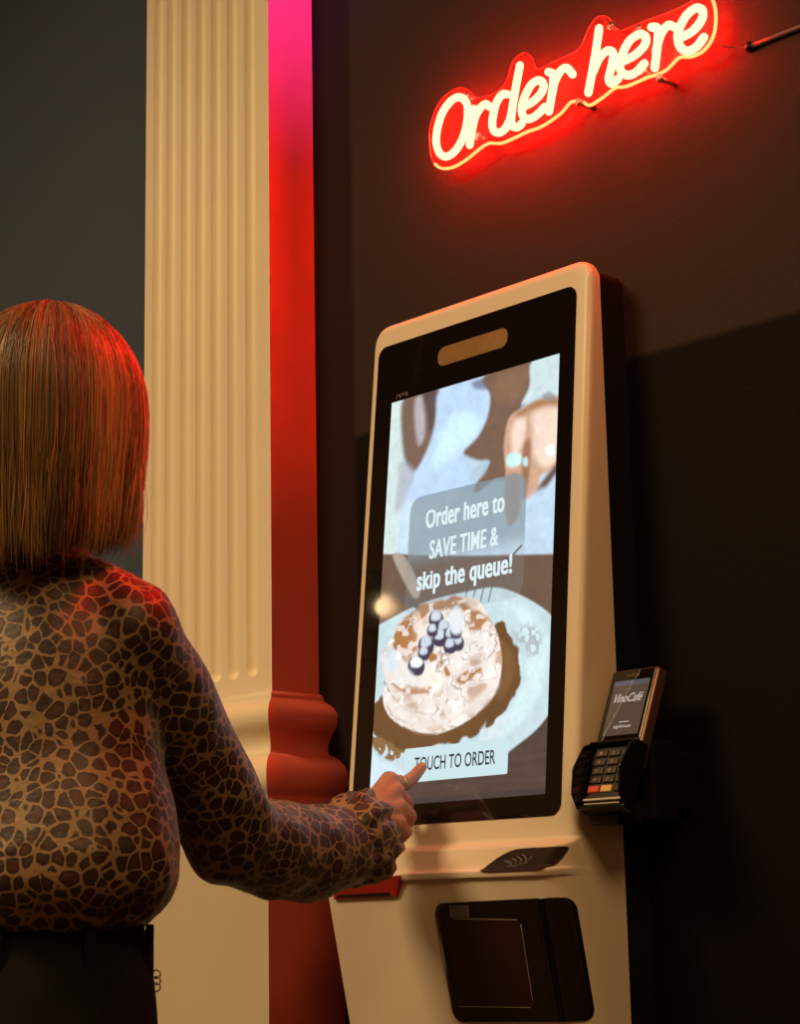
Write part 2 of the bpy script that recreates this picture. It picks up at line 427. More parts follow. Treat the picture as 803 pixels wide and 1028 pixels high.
def sheet(corners, rad, off, nx=36, ny=28, thick=.002):
    """rounded quad lying on the lower front surface; corners (s,z): TL,TR,BR,BL"""
    TL, TR, BR, BL = [np.array(c) for c in corners]
    wd = np.linalg.norm(TR-TL); ht = np.linalg.norm(TL-BL); rv = rad/ht; ru = rad/wd
    ts = [rv*(1-cos(pi/2*k/5)) for k in range(6)]; ts = ts + list(np.linspace(rv, 1-rv, ny)[1:-1]) + [1-t for t in ts[::-1]]
    v = []
    for t in ts:
        if t < rv: ins = ru*(1-sqrt(max(0, 1-((rv-t)/rv)**2)))
        elif t > 1-rv: ins = ru*(1-sqrt(max(0, 1-((t-1+rv)/rv)**2)))
        else: ins = 0
        for k in range(nx+1):
            a = ins+(1-2*ins)*k/nx
            p = (TL*(1-a)+TR*a)*(1-t)+(BL*(1-a)+BR*a)*t
            v.append(surf(p[0], p[1], off))
    n = nx+1; m = len(ts); f = [(i*n+k, (i+1)*n+k, (i+1)*n+k+1, i*n+k+1) for i in range(m-1) for k in range(nx)]
    return v, f
cs = [surf_hit(*p) for p in ((436, 907), (577, 900.3), (598, 1024), (457, 1026))]
v, f = sheet(cs, .016, .0014)
panel = mk('scanner_panel', v, f, M['glass_black'], kiosk, label='black rounded lower panel wrapping the corner'); recalc(panel)
o = panel.modifiers.new('s', 'SOLIDIFY'); o.thickness = .0013; o.offset = 0
cs = [surf_hit(*p) for p in ((450, 922), (525, 924), (538, 1011), (461, 1010))]
v, f = sheet(cs, .006, .0026, 10, 8)
win = mk('scanner_window', v, f, M['scan'], panel); recalc(win)
g = G()
for a, b_ in (((524.5, 928), (537, 1008)), ((463, 1010.5), (534, 1011.5)), ((456, 922.5), (521, 923.5))):
    s0, s1 = surf_hit(*a), surf_hit(*b_); pts = [surf(s0[0]*(1-t)+s1[0]*t, s0[1]*(1-t)+s1[1]*t, .0030) for t in np.linspace(0, 1, 12)]
    g.add(*tube(pts, .0006, 6))
g.mk('window_rim', M['mark'], panel)
cs = [surf_hit(*p) for p in ((452.5, 909), (472, 909), (473, 921), (453.5, 921.5))]
v, f = sheet(cs, .001, .0030, 4, 4); lb = mk('sticker', v, f, M['label'], panel, label='small grey sticker'); recalc(lb)
# contactless reader on the ledge
out = [(482.7, 874.2), (497, 864), (511.5, 855.3), (524, 852), (548, 850.6), (569, 850), (567.5, 856), (561, 864.5), (552, 870), (540, 872.6), (515, 873.8)]
sz = [surf_hit(*p, zr=(.966, 1.016)) for p in out]
sz = catmull([np.array(p) for p in sz], 5, True)
c = np.mean(sz, axis=0); v = [surf(c[0], c[1], .0026)]; n = len(sz); f = []
QS = np.linspace(1/12, 1, 12)
for q in QS:
    for p in sz:
        w = c+(p-c)*q; v.append(surf(w[0], w[1], .0026))
for k in range(n):
    f.append((0, 1+k, 1+(k+1) % n))
    for j in range(len(QS)-1): f.append((1+j*n+k, 1+(j+1)*n+k, 1+(j+1)*n+(k+1) % n, 1+j*n+(k+1) % n))
rd = mk('contactless_reader', v, f, M['reader'], kiosk, label='black lens shaped contactless reader'); recalc(rd)
g = G()
for i, (x0, y0) in enumerate(((512, 866), (517, 865), (522, 863.6), (527, 862.5))):
    pts = []
    for t in np.linspace(-1, 1, 7):
        s_, z_ = surf_hit(x0+3*(1-t*t)+t*1.0, y0+t*(2.0+.9*i)); pts.append(surf(s_, z_, .0032))
    g.add(*tube(pts, .0007, 5))
for a, b_ in (((508, 864), (516, 869)), ((519, 869.5), (531, 866)), ((531, 866), (536, 859)), ((510, 870), (520, 870))):
    pts = []
    for t in (0, .5, 1):
        s_, z_ = surf_hit(a[0]*(1-t)+b_[0]*t, a[1]*(1-t)+b_[1]*t); pts.append(surf(s_, z_, .0032))
    g.add(*tube(pts, .0006, 5))
g.mk('contactless_symbol', M['mark'], rd)
# rear mounting box
v, f = loft([[(x, y, z) for x, z in [(-.205, .66), (.2195, .66)] + [(.2195-.02+.02*cos(a), 1.772+.02*sin(a)) for a in np.linspace(0, pi/2, 7)] + [(-.205+.02-.02*sin(a), 1.772+.02*cos(a)) for a in np.linspace(0, pi/2, 7)]] for y in (.0572, WY-.0005)])
mb = mk('mounting_box', v, f, M['kiosk_dark'], kiosk, smooth=False, label='black mounting box behind the cream body'); recalc(mb)
# receipt printer slot under the hand
def patch_box(px, off0, off1, mat, name, parent, bev=.001, label=None):
    c = [surf_hit(*p) for p in px]; v = [surf(s, z, off0) for s, z in c]+[surf(s, z, off1) for s, z in c]
    o = mk(name, v, [(0,1,2,3), (7,6,5,4), (0,4,5,1), (1,5,6,2), (2,6,7,3), (3,7,4,0)], mat, parent, smooth=False, label=label); recalc(o)
    if bev: bevel(o, bev)
    return o
ps = patch_box([(338, 883), (403.5, 879), (400.5, 900), (337, 903)], -.006, .0045, M['red_plastic'], 'receipt_printer', kiosk, label='red receipt printer mouth')
patch_box([(341, 896.6), (394.5, 894.8), (394, 899.3), (341, 901)], .0046, .0054, M['slot'], 'paper_slot', ps, 0, label='black paper slot')

# glass and display
def rrect(x0, x1, y0, y1, r, n=6):
    p = []
    for cx, cy, a0 in ((x1-r, y1-r, 0), (x0+r, y1-r, 90), (x0+r, y0+r, 180), (x1-r, y0+r, 270)):
        for k in range(n+1):
            a = math.radians(a0+90*k/n); p.append((cx+r*cos(a), cy+r*sin(a)))
    return p
def plate(pts, o0, o1, mat, name, parent, label=None):
    v = [F(x, y, o0) for x, y in pts]+[F(x, y, o1) for x, y in pts]; n = len(pts)
    f = [tuple(range(n, 2*n)), tuple(range(n))[::-1]]+[(k, (k+1) % n, n+(k+1) % n, n+k) for k in range(n)]
    o = mk(name, v, f, mat, parent, smooth=False, label=label); recalc(o); return o
glass = plate(rrect(-.207, .1975, -.331, .3975, .017), -.004, .0008, M['glass_black'], 'glass_panel', kiosk, 'black glass front')
plate(rrect(-.074, .068, .3375, .367, .0125), .0006, .0014, M['tan'], 'sensor_window', glass, 'tan pill-shaped sensor window')

def text_mesh(s, size, bold=0, xs=1, shear=0, sp=1):
    cu = bpy.data.curves.new('t', 'FONT'); cu.body = s; cu.size = size; cu.offset = bold; cu.shear = shear; cu.align_x = 'CENTER'; cu.resolution_u = 4; cu.space_character = sp
    o = bpy.data.objects.new('t', cu); COL.objects.link(o)
    dg = bpy.context.evaluated_depsgraph_get(); e = o.evaluated_get(dg); m = e.to_mesh()
    v = np.array([tuple(p.co) for p in m.vertices]); f = [tuple(p.vertices) for p in m.polygons]
    e.to_mesh_clear(); bpy.data.objects.remove(o); bpy.data.curves.remove(cu)
    v[:, 0] *= xs; return v, f
def fit_text(s, x0, x1, y0, y1, fn, mat, name, parent, bold=0, shear=0, sp=1, xh=0, dup=0):
    """place a word so its ink fills the given rectangle of a surface, fn(u,v)->world"""
    v, f = text_mesh(s, 1.0, bold, 1, shear, sp)
    if xh:      # tall lower case of a condensed display face
        hx = text_mesh('x', 1.0, bold)[0][:, 1].max(); hc = text_mesh('H', 1.0, bold)[0][:, 1].max()
        y = v[:, 1].copy(); t = xh*hc
        v[:, 1] = np.where(y < 0, y, np.where(y < hx, y*t/hx, t+(y-hx)*(hc-t)/(hc-hx)))
    if dup:     # heavier strokes
        n_ = len(v); f = f+[tuple(i+n_ for i in q) for q in f]; v = np.vstack([v-[dup, 0, 0], v+[dup, 0, -.0001]])
    a, b_ = v[:, 0].min(), v[:, 0].max(); c, d = v[:, 1].min(), v[:, 1].max()
    w = [fn(x0+(p[0]-a)/(b_-a)*(x1-x0), y0+(p[1]-c)/(d-c)*(y1-y0)) for p in v]
    return mk(name, w, f, mat, parent, smooth=False)

# picture on the display: soft shapes laid down on a fine grid
DX, DY0, DY1 = .170, -.3025, .3025
NX, NY = 260, 460
gx, gy = np.meshgrid(np.linspace(-DX, DX, NX), np.linspace(DY1, DY0, NY)); PXY = np.stack([gx.ravel(), gy.ravel()], 1)
IMG = np.zeros((NX*NY, 3)); 
def lin(c): return np.array(srgb(*c))
def vnoise(sx, sy, seed, oct=3):
    out = np.zeros(len(PXY)); amp = 1; tot = 0
    for o in range(oct):
        r = np.random.default_rng(seed+o); g_ = r.random((64, 64)); x = PXY[:, 0]*sx*2**o+10; y = PXY[:, 1]*sy*2**o+10
        xi = np.floor(x).astype(int); yi = np.floor(y).astype(int); fx = x-xi; fy = y-yi; fx = fx*fx*(3-2*fx); fy = fy*fy*(3-2*fy)
        g2 = lambda a, b_: g_[a % 64, b_ % 64]
        out += amp*((g2(xi, yi)*(1-fx)+g2(xi+1, yi)*fx)*(1-fy)+(g2(xi, yi+1)*(1-fx)+g2(xi+1, yi+1)*fx)*fy); tot += amp; amp *= .5
    return out/tot
def sdf(poly):
    P = np.array(poly); d = np.full(len(PXY), 1e9); ins = np.zeros(len(PXY), bool)
    for i in range(len(P)):
        a = P[i]; b_ = P[(i+1) % len(P)]; e = b_-a; w = PXY-a
        t = np.clip((w@e)/(e@e+1e-12), 0, 1); q = w-t[:, None]*e; d = np.minimum(d, (q**2).sum(1))
        c = (a[1] > PXY[:, 1]) != (b_[1] > PXY[:, 1])
        if abs(e[1]) > 1e-12: ins ^= c & (PXY[:, 0] < e[0]*(PXY[:, 1]-a[1])/e[1]+a[0])
    return np.sqrt(d)*np.where(ins, -1, 1)
def smooth01(x): x = np.clip(x, 0, 1); return x*x*(3-2*x)
def lay(px, col, soft=.003, al=1.0, curve=True, tex=None, wob=None):
    global IMG
    P = [np.array(px2f(*p)) for p in px]
    if curve: P = catmull(P, 4, True)
    d = sdf(P)
    if wob is not None: d = d+wob
    a = smooth01(.5-d/(2*soft))*al
    if tex is not None: a = a*tex
    IMG = IMG*(1-a[:, None])+lin(col)*a[:, None]
def line(pts, col, w, al=1., soft=.0012):
    global IMG
    P = catmull([np.array(px2f(*p)) for p in pts], 5); d = np.full(len(PXY), 1e9)
    for a, b_ in zip(P[:-1], P[1:]):
        e = b_-a; t = np.clip(((PXY-a)@e)/(e@e+1e-12), 0, 1); q = PXY-a-t[:, None]*e; d = np.minimum(d, (q**2).sum(1))
    a = smooth01(.5-(np.sqrt(d)-w)/(2*soft))*al; IMG = IMG*(1-a[:, None])+lin(col)*a[:, None]
def c6(*p): return [(380+x/4.015, 340+y/4.015) for x, y in p]
def c5(*p): return [(360+x/4.015, 590+y/4.015) for x, y in p]
n1 = vnoise(14, 14, 1); n2 = vnoise(60, 60, 5); n3 = vnoise(150, 150, 9, 2); nw = vnoise(12, 260, 14, 3)
IMG[:] = lin((196, 218, 236))
IMG *= (.86+.28*n1)[:, None]
lay(c6((-20, 250), (95, 240), (100, 420), (70, 900), (-30, 900)), (206, 224, 222), .004)
lay(c6((105, 235), (245, 200), (238, 300), (222, 400), (160, 525), (120, 520), (98, 420)), (132, 106, 92), .006)
lay(c6((150, 250), (180, 240), (190, 380), (165, 430), (150, 360)), (196, 190, 196), .006, .8)
lay(c6((90, 500), (150, 540), (120, 640), (70, 700), (80, 590)), (176, 178, 190), .008, .7)
lay(c6((185, 215), (235, 200), (225, 330), (210, 380), (200, 300)), (92, 76, 80), .005, .8)
lay(c6((250, 210), (400, 160), (445, 240), (425, 370), (350, 440), (380, 520), (450, 495), (420, 580), (250, 640), (130, 660), (130, 600), (200, 450), (235, 330)), (188, 214, 242), .006)
lay(c6((290, 320), (380, 300), (400, 380), (300, 480), (230, 520), (240, 420)), (206, 236, 246), .012, .9)
lay(c6((380, 180), (430, 160), (450, 200), (400, 205)), (116, 120, 150), .005, .8)
lay(c6((430, 150), (640, 80), (612, 220), (570, 290), (530, 330), (515, 470), (520, 560), (470, 570), (400, 620), (392, 590), (450, 500), (400, 490), (345, 460), (400, 400), (440, 320), (452, 230)), (130, 102, 84), .004)
lay(c6((470, 170), (600, 120), (590, 210), (540, 260), (480, 260)), (150, 116, 90), .01, .7)
lay(c6((440, 500), (395, 520), (370, 560), (385, 580), (430, 545)), (178, 200, 212), .006, .8)
lay(c6((622, 90), (745, 50), (740, 260), (680, 225), (600, 260), (580, 262), (612, 190)), (202, 222, 226), .004)
hand = c6((530, 320), (590, 280), (640, 250), (700, 235), (735, 260), (735, 480), (700, 530), (655, 555), (640, 630), (612, 655), (585, 650), (580, 560), (572, 690), (545, 745), (522, 740), (512, 690), (516, 540), (508, 430))
lay(hand, (214, 170, 142), .004)
lay(c6((560, 300), (640, 250), (720, 240), (730, 270), (640, 280), (580, 310)), (176, 128, 86), .005, .9)
lay(c6((660, 235), (690, 215), (715, 235), (700, 255)), (150, 150, 150), .004, .8)
lay(c6((630, 300), (735, 285), (730, 460), (680, 520), (630, 480), (625, 380)), (242, 218, 202), .008, .9)
lay(c6((545, 345), (595, 325), (590, 400), (565, 460), (540, 450)), (246, 222, 206), .006, .85)
lay(c6((588, 430), (615, 410), (612, 520), (600, 620), (585, 640), (580, 540)), (150, 104, 76), .005, .8)
lay(c6((518, 480), (540, 460), (575, 465), (575, 505), (545, 520), (520, 510)), (206, 240, 240), .004)
lay(c6((585, 485), (602, 480), (603, 512), (587, 512)), (190, 226, 230), .003)
lay(c6((675, 440), (705, 430), (710, 465), (685, 472)), (236, 250, 244), .004)
lay(c6((640, 610), (690, 540), (735, 490), (735, 520), (690, 585), (655, 640)), (118, 92, 78), .005)
lay(c6((515, 560), (572, 555), (572, 690), (545, 745), (520, 735)), (176, 136, 112), .005, .8)
lay(c6((590, 660), (735, 610), (735, 900), (590, 900)), (190, 214, 234), .006, .9)
# table
lay([(370, 556), (470, 558), (580, 556), (580, 860), (350, 860)], (118, 92, 76), .0025, curve=False)
lay([(340, 700), (600, 700), (600, 860), (340, 860)], (92, 74, 66), .03, curve=False)
IMG *= (1-.22*smooth01((-PXY[:, 1]-.05)/.1)*(nw-.3))[:, None]
# knife, plate
lay(c6((60, 880), (110, 880), (170, 1010), (140, 1040)), (176, 164, 150), .003)
line([(524, 548), (514, 560), (506, 580)], (90, 70, 62), .0016)
plate_px = [(395, 620), (430, 604), (470, 594), (500, 590), (530, 601), (556, 620), (572, 650), (566, 690), (545, 726), (520, 748), (490, 768), (440, 782), (395, 787), (350, 792), (340, 760), (340, 700), (350, 650)]
lay(plate_px, (196, 218, 224), .002)
lay([(500, 600), (530, 610), (550, 640), (545, 690), (520, 730), (500, 740), (525, 690), (530, 650), (520, 620)], (208, 232, 234), .008, .9)
lay([(366, 756), (385, 764), (404, 772), (404, 784), (366, 788)], (204, 226, 238), .003)
lay(c5((625, 180), (700, 150), (740, 200), (720, 280), (660, 240)), (168, 172, 178), .01, .8, tex=(n3 > .5)*1.0)
for x in (470, 478, 486, 494): line([(x+3, 578), (x-3, 604)], (96, 78, 72), .0011)
line([(398, 596), (415, 606), (424, 612)], (104, 92, 90), .004)
# sauce and cake
sauce = c5((540, 145), (600, 185), (645, 250), (660, 340), (640, 420), (600, 490), (530, 560), (430, 610), (330, 640), (260, 650), (190, 668), (140, 660), (90, 610), (55, 560), (60, 490), (100, 430))
lay(sauce, (118, 84, 50), .002, wob=(n2-.5)*.012)
lay(c5((560, 200), (620, 260), (630, 340), (590, 430), (560, 440), (590, 330)), (140, 100, 62), .006, .8)
lay(c5((60, 590), (120, 620), (180, 660), (170, 700), (110, 690), (60, 640)), (150, 112, 70), .003, 1, tex=(n3 > .42)*1.)
lay(c5((540, 520), (600, 500), (610, 560), (520, 620), (450, 640)), (210, 222, 226), .004, .9, tex=(n2 > .5)*1.)
cake = c5((100, 440), (112, 380), (100, 330), (88, 290), (110, 240), (140, 200), (165, 140), (210, 120), (260, 70), (340, 50), (430, 38), (490, 60), (530, 120), (560, 180), (580, 280), (575, 350), (545, 440), (480, 510), (400, 560), (320, 590), (250, 585), (180, 560), (120, 510))
lay(cake, (232, 222, 214), .0016)
lay(c5((110, 250), (150, 230), (170, 280), (150, 340), (110, 330), (92, 300)), (214, 226, 232), .004, .9)
lay(c5((190, 130), (260, 70), (340, 52), (430, 38), (480, 60), (470, 90), (400, 85), (330, 90), (260, 130), (215, 190), (190, 260), (150, 240), (150, 190)), (182, 128, 80), .003, 1, wob=(n2-.5)*.012)
lay(c5((455, 90), (500, 100), (520, 150), (480, 170), (440, 150)), (176, 118, 70), .003, .9, wob=(n2-.5)*.01)
lay(c5((220, 110), (250, 100), (250, 160), (225, 175)), (232, 214, 196), .003)
lay(c5((420, 40), (480, 45), (500, 90), (460, 85)), (236, 220, 204), .004, .8)
lay(c5((180, 200), (235, 180), (240, 240), (200, 300), (175, 280)), (188, 130, 78), .004, .9, wob=(n2-.5)*.01)
lay(c5((400, 220), (480, 170), (540, 190), (550, 250), (500, 310), (440, 320), (410, 280)), (232, 226, 222), .006)
lay(c5((400, 370), (440, 340), (495, 325), (490, 345), (440, 380), (410, 390)), (188, 134, 80), .003, 1, wob=(n2-.5)*.008)
lay(c5((285, 265), (315, 270), (350, 310), (372, 350), (350, 356), (320, 330), (290, 300)), (182, 126, 76), .002)
lay(c5((300, 300), (340, 320), (350, 380), (280, 390), (250, 350)), (238, 226, 212), .004)
for pts in (((105, 380), (140, 440), (190, 490), (250, 505), (310, 510)), ((135, 385), (180, 415), (240, 425), (285, 410)), ((180, 560), (240, 590), (320, 590)), ((290, 560), (360, 545), (430, 500)), ((110, 470), (150, 520), (200, 545))):
    line(c5(*pts), (150, 108, 78), .0014, .75, .002)
line(c5((555, 160), (580, 260), (578, 350), (545, 440), (480, 510)), (140, 104, 74), .0009, .8)
line(c5((520, 290), (550, 250), (560, 210)), (168, 126, 92), .0012, .8)
lay(c5((180, 395), (250, 400), (300, 395), (280, 430), (200, 425)), (186, 138, 96), .003, .8, wob=(n2-.5)*.01)
cm = smooth01(.5-sdf(catmull([np.array(px2f(*p)) for p in cake], 4, True))/.004)
v4 = vnoise(34, 52, 31, 3); v5 = vnoise(80, 120, 47, 2)
a = (smooth01((v4-.50)/.22)*cm*.60)[:, None]; IMG = IMG*(1-a)+lin((190, 134, 84))*a
a = (smooth01((v5-.52)/.16)*cm*.7)[:, None]; IMG = IMG*(1-a)+lin((246, 240, 236))*a
a = (smooth01((.036-abs(v4-.5))/.03)*cm*smooth01((v5-.40)/.25)*.6)[:, None]; IMG = IMG*(1-a)+lin((150, 104, 72))*a
lay(c5((120, 430), (200, 480), (320, 520), (420, 480), (520, 400), (560, 330), (565, 400), (500, 480), (390, 545), (280, 575), (180, 545), (125, 490)), (236, 228, 220), .006, .75)
# berries with pale highlights painted on their tops
for bx, by, r in ((315, 130, 30), (345, 165, 28), (330, 205, 30), (375, 195, 30), (400, 225, 28), (275, 235, 32), (370, 238, 26), (235, 318, 34), (300, 175, 22), (395, 180, 24), (265, 268, 24)):
    lay(c5((bx-r, by), (bx-r*.6, by-r), (bx+r*.6, by-r), (bx+r, by), (bx+r*.6, by+r), (bx-r*.6, by+r)), (74, 66, 88), .0018)
    lay(c5((bx-r*.7, by-2), (bx-r*.4, by-r*1.15), (bx+r*.4, by-r*1.2), (bx+r*.65, by-r*.3), (bx, by+r*.15)), (206, 218, 230), .0022, .95)
lay(c5((370, 100), (400, 70), (420, 100), (425, 170), (390, 190), (365, 150)), (224, 232, 238), .004, .9)
lay(c5((210, 300), (240, 280), (262, 300), (240, 322)), (236, 244, 248), .002)
lay(c5((150, 350), (200, 330), (240, 370), (290, 385), (260, 400), (180, 395)), (232, 228, 226), .005, .9)
IMG *= (1+.16*(n2-.5)+.10*(n3-.5))[:, None]
# lower strip
lay([(340, 806), (370, 806), (560, 790), (560, 850), (340, 850)], (64, 60, 62), .004, .6, curve=False)
# translucent caption box
bx = rrect(-.1165, .1165, .0 -.035, .1435, .022, 8)
d = sdf(bx); fade = 1-.72*smooth01((.062-PXY[:, 1])/.03); a = smooth01(.5-d/.0016)*.74*fade
IMG = IMG*(1-a[:, None])+lin((134, 152, 160))*a[:, None]
IMG = np.clip(IMG, 0, 1); lum = IMG.mean(1, keepdims=True); IMG = np.clip(IMG*(.82+.30*lum), 0, 1)
v = [F(x, y, .0014) for x, y in PXY]; f = [(i*NX+k, (i+1)*NX+k, (i+1)*NX+k+1, i*NX+k+1) for i in range(NY-1) for k in range(NX-1)]
disp = mk('display', v, f, M['screen'], glass, smooth=False, label='lit screen picture of a cream topped pastry on a plate')
ca = disp.data.color_attributes.new('Col', 'FLOAT_COLOR', 'POINT'); ca.data.foreach_set('color', np.concatenate([IMG, np.ones((len(IMG), 1))], 1).ravel())
FT = lambda u, v_: F(u, v_, .0022)
ti = [('Order here to', -.0815, .0765, .0920, .1195), ('SAVE TIME &', -.0705, .067, .0455, .0733), ('skip the queue!', -.0935, .0955, -.0065, .0290)]
for s, a, b_, c, d in ti: fit_text(s, a, b_, c, d, FT, M['white_text'], 'caption_line', disp, bold=.012 if 'SAVE' in s else .018, sp=1.04, xh=0 if 'SAVE' in s else .76, dup=.022)
btn = plate(rrect(-.1005, .1008, -.272, -.2245, .003), .0016, .0022, M['btn'], 'touch_button', disp, 'white touch button')
fit_text('TOUCH TO ORDER', -.0785, .0785, -.2575, -.238, lambda u, v_: F(u, v_, .0027), M['dark_text'], 'button_text', btn, bold=.012)
# small brand mark on the glass
def arch(x0, w, g, y=.3065, h=.006):
    pts = [(x0, y)]+[(x0+w/2-w/2*cos(a), y+h*.55+h*.45*sin(a)) for a in np.linspace(0, pi, 7)]+[(x0+w, y)]
    g.add(*tube([F(p[0], p[1], .0012) for p in pts], .0007, 5))
g = G(); arch(-.160, .007, g); arch(-.1515, .0055, g); arch(-.146, .0055, g); arch(-.1405, .004, g)
g.mk('maker_mark', M['mark'], glass)

# ------------------------------------------------------------------ card terminal on its bracket
tl = .402
ta = np.array([1, 0, 0.]); tb = np.array([0, sin(tl), cos(tl)]); tn = np.array([0, -cos(tl), sin(tl)])
T0 = np.array([.271, .04, 1.230])          # middle of the top edge of the face
def TP(a, dwn, out=0): return T0+ta*a-tb*dwn+tn*out
term = thing('card_terminal', 'small black and bronze card payment terminal with keypad on the right side of the kiosk', 'card terminal', (.267, .06, 1.03))
AX = [ta, tb, tn]
def tbox(a, dn, out, sa, sd, so, name, mat, parent=term, bev=.002, label=None):
    v, f = boxm(TP(a, dn, out), (sa, sd, so), AX); o = mk(name, v, f, mat, parent, smooth=False, label=label); recalc(o)
    if bev: bevel(o, bev, 3)
    return o
tbody = tbox(0, .070, -.011, .078, .140, .021, 'terminal_body', M['bronze'], bev=.005, label='bronze edged body')
tbox(0, .054, .0002, .071, .100, .0016, 'terminal_glass', M['glass_black'], bev=.0006)
scr = tbox(.001, .058, .0012, .058, .078, .0008, 'terminal_screen', M['tscreen'], bev=0, label='brown lit screen')
tbox(.001, .0225, .0017, .058, .007, .0006, 'status_bar', M['tbar'], scr, 0)
TT = lambda u, w: TP(u, -w, .0022)
fit_text('VinoCafé', -.021, .026, -.0505, -.038, TT, M['ttext'], 'screen_script', scr, bold=.006, shear=.45)
fit_text('signhouse', -.012, .017, -.089, -.0825, TT, M['ttext'], 'screen_caption', scr, bold=.005)
v, f = boxm(TP(.004, .079, .0022), (.016, .0009, .0003), AX); mk('screen_line', v, f, M['ttext'], scr, smooth=False)
fit_text('verifone', -.010, .012, -.0135, -.0095, TT, M['bronze'], 'maker_name', tbody, bold=.01)
# privacy hood: two side cheeks, visor and chin
g = G()
prof = [(.109, -.012), (.109, .008), (.120, .022), (.155, .031), (.187, .022), (.200, .006), (.200, -.012)]
def slab(a0, a1):
    v = [TP(a0, p[0], p[1]) for p in prof]+[TP(a1, p[0], p[1]) for p in prof]; n = len(prof)
    return v, [tuple(range(n)), tuple(range(n, 2*n))[::-1]]+[(k, (k+1) % n, n+(k+1) % n, n+k) for k in range(n)]
g.add(*slab(-.0375, -.0342)); g.add(*slab(.0395, .0430))
g.add(*boxm(TP(.0028, .1105, .001), (.079, .004, .022), AX)); g.add(*boxm(TP(.0028, .1980, -.002), (.079, .005, .020), AX))
hood = g.mk('keypad_hood', M['black_gloss'], term, smooth=False); recalc(hood); bevel(hood, .0022, 3)
kp = tbox(.0028, .1515, .0005, .067, .078, .004, 'keypad', M['black_plastic'], bev=.001)
for r_ in range(5):
    for c_ in range(3):
        col = M['key']
        if r_ == 4: col = (M['keyred'], M['keyyel'], M['key'])[c_]
        tbox(-.0185+c_*.0212, .1235+r_*.0122, .0035, .0175, .0088, .0030, 'key', col, kp, .001)
        if r_ < 4:
            fit_text(str((r_*3+c_+1) if r_ < 3 else ('*', '0', '#')[c_]), -.0210+c_*.0212, -.0160+c_*.0212, -.1258-r_*.0122, -.1210-r_*.0122, lambda u, w: TP(u, -w, .0056), M['key_print'], 'key_digit', kp, bold=.02)
tbox(.002, .1880, .005, .064, .004, .004, 'card_slot_lip', M['steel'], term, .001, 'steel lip of the card slot')
tbox(.002, .1935, .004, .058, .003, .004, 'card_slot_rim', M['steel'], term, .001)
g = G(); g.add(*boxm((.267, .052, 1.085), (.07, .05, .10))); g.add(*boxm((.262, .092, 1.085), (.076, .035, .075))); g.add(*boxm((.262, -.002, 1.036), (.050, .05, .016)))
br = g.mk('bracket', M['black_plastic'], term, smooth=False, label='black wall bracket behind the terminal'); recalc(br); bevel(br, .004, 2)

# ------------------------------------------------------------------ neon sign
NYP = .070
sign = thing('neon_sign', 'glowing red handwritten neon sign reading Order here on clear acrylic backing', 'neon sign', (.16, .09, 2.0))
def q4(*p): return [(430+x/5.353, 20+y/5.353) for x, y in p]
def q5(*p): return [(580+x/3.6, y/3.6) for x, y in p]
LET = [
 [(q4((200, 440), (175, 416), (130, 428), (80, 490), (52, 570), (42, 650), (58, 712), (95, 735), (140, 708), (178, 650), (203, 575), (212, 500), (208, 455)), True)],
 [(q4((243, 478), (240, 540), (232, 610), (222, 672)), False), (q4((236, 585), (252, 520), (280, 472), (308, 452), (330, 468)), False)],
 [(q4((425, 400), (395, 402), (362, 455), (344, 540), (350, 592), (378, 606), (412, 585), (440, 530), (452, 470), (470, 360), (492, 245)), False), (q4((465, 380), (452, 470), (445, 540), (455, 572), (482, 575), (502, 556)), False)],
 [(q4((505, 470), (560, 440), (608, 390), (618, 345), (592, 325), (552, 350), (515, 420), (502, 490), (518, 528), (555, 528), (595, 500), (624, 468)), False)],
 [(q4((645, 280), (668, 290), (670, 340), (660, 420), (648, 492)), False), (q4((664, 400), (680, 330), (710, 275), (742, 258), (775, 292)), False)],
 [(q5((77, 103), (66, 180), (52, 260), (38, 335)), False), (q5((54, 262), (78, 210), (108, 183), (128, 195), (122, 240), (112, 285), (124, 302), (145, 285)), False)],
 [(q5((162, 222), (205, 200), (240, 165), (246, 135), (222, 124), (185, 150), (160, 200), (152, 245), (170, 270), (205, 265), (240, 230)), False)],
 [(q5((266, 98), (288, 104), (288, 160), (278, 245)), False), (q5((282, 185), (300, 125), (325, 92), (350, 98)), False)],
 [(q5((368, 138), (415, 112), (448, 70), (450, 38), (425, 30), (388, 62), (362, 120), (368, 165), (395, 185), (430, 168), (455, 135)), False)],
]
for L_ in LET:
    g = G()
    for pts, cl in L_:
        w = catmull([onY(x, y, NYP) for x, y in pts], 7, cl)
        if cl: g.add(*tube(w, 0.0060, 10, closed=True))
        else: g.add(*rtube(w, 0.0060, 10))
    g.mk('neon_letter', M['tube'], sign)
bo = [(25, 300), (27, 262), (48, 212), (84, 186), (108, 192), (125, 206), (160, 198), (186, 172), (200, 130), (222, 112), (240, 122), (252, 146), (290, 128), (338, 104), (358, 64), (376, 38), (398, 36), (412, 52), (424, 66), (470, 48), (540, 22), (590, -4), (612, -12), (626, 20), (624, 70), (604, 105), (575, 120), (550, 122), (520, 150), (480, 165), (440, 182), (415, 186), (390, 205), (362, 222), (345, 214), (322, 216), (300, 240), (262, 266), (230, 278), (205, 290), (175, 302), (150, 302), (130, 314), (104, 335), (75, 352), (48, 354), (30, 336)]
ow = [onY(420+x/2.097, y/2.097, NYP+.014) for x, y in bo]
ow = catmull(ow, 5, True); n = len(ow)
import mathutils
tri = mathutils.geometry.tessellate_polygon([[Vector((p[0], p[2], 0)) for p in ow]])
v = [(p[0], NYP+.011, p[2]) for p in ow]+[(p[0], NYP+.015, p[2]) for p in ow]
f = [tuple(t) for t in tri]+[tuple(n+i for i in t) for t in tri]+[(k, (k+1) % n, n+(k+1) % n, n+k) for k in range(n)]
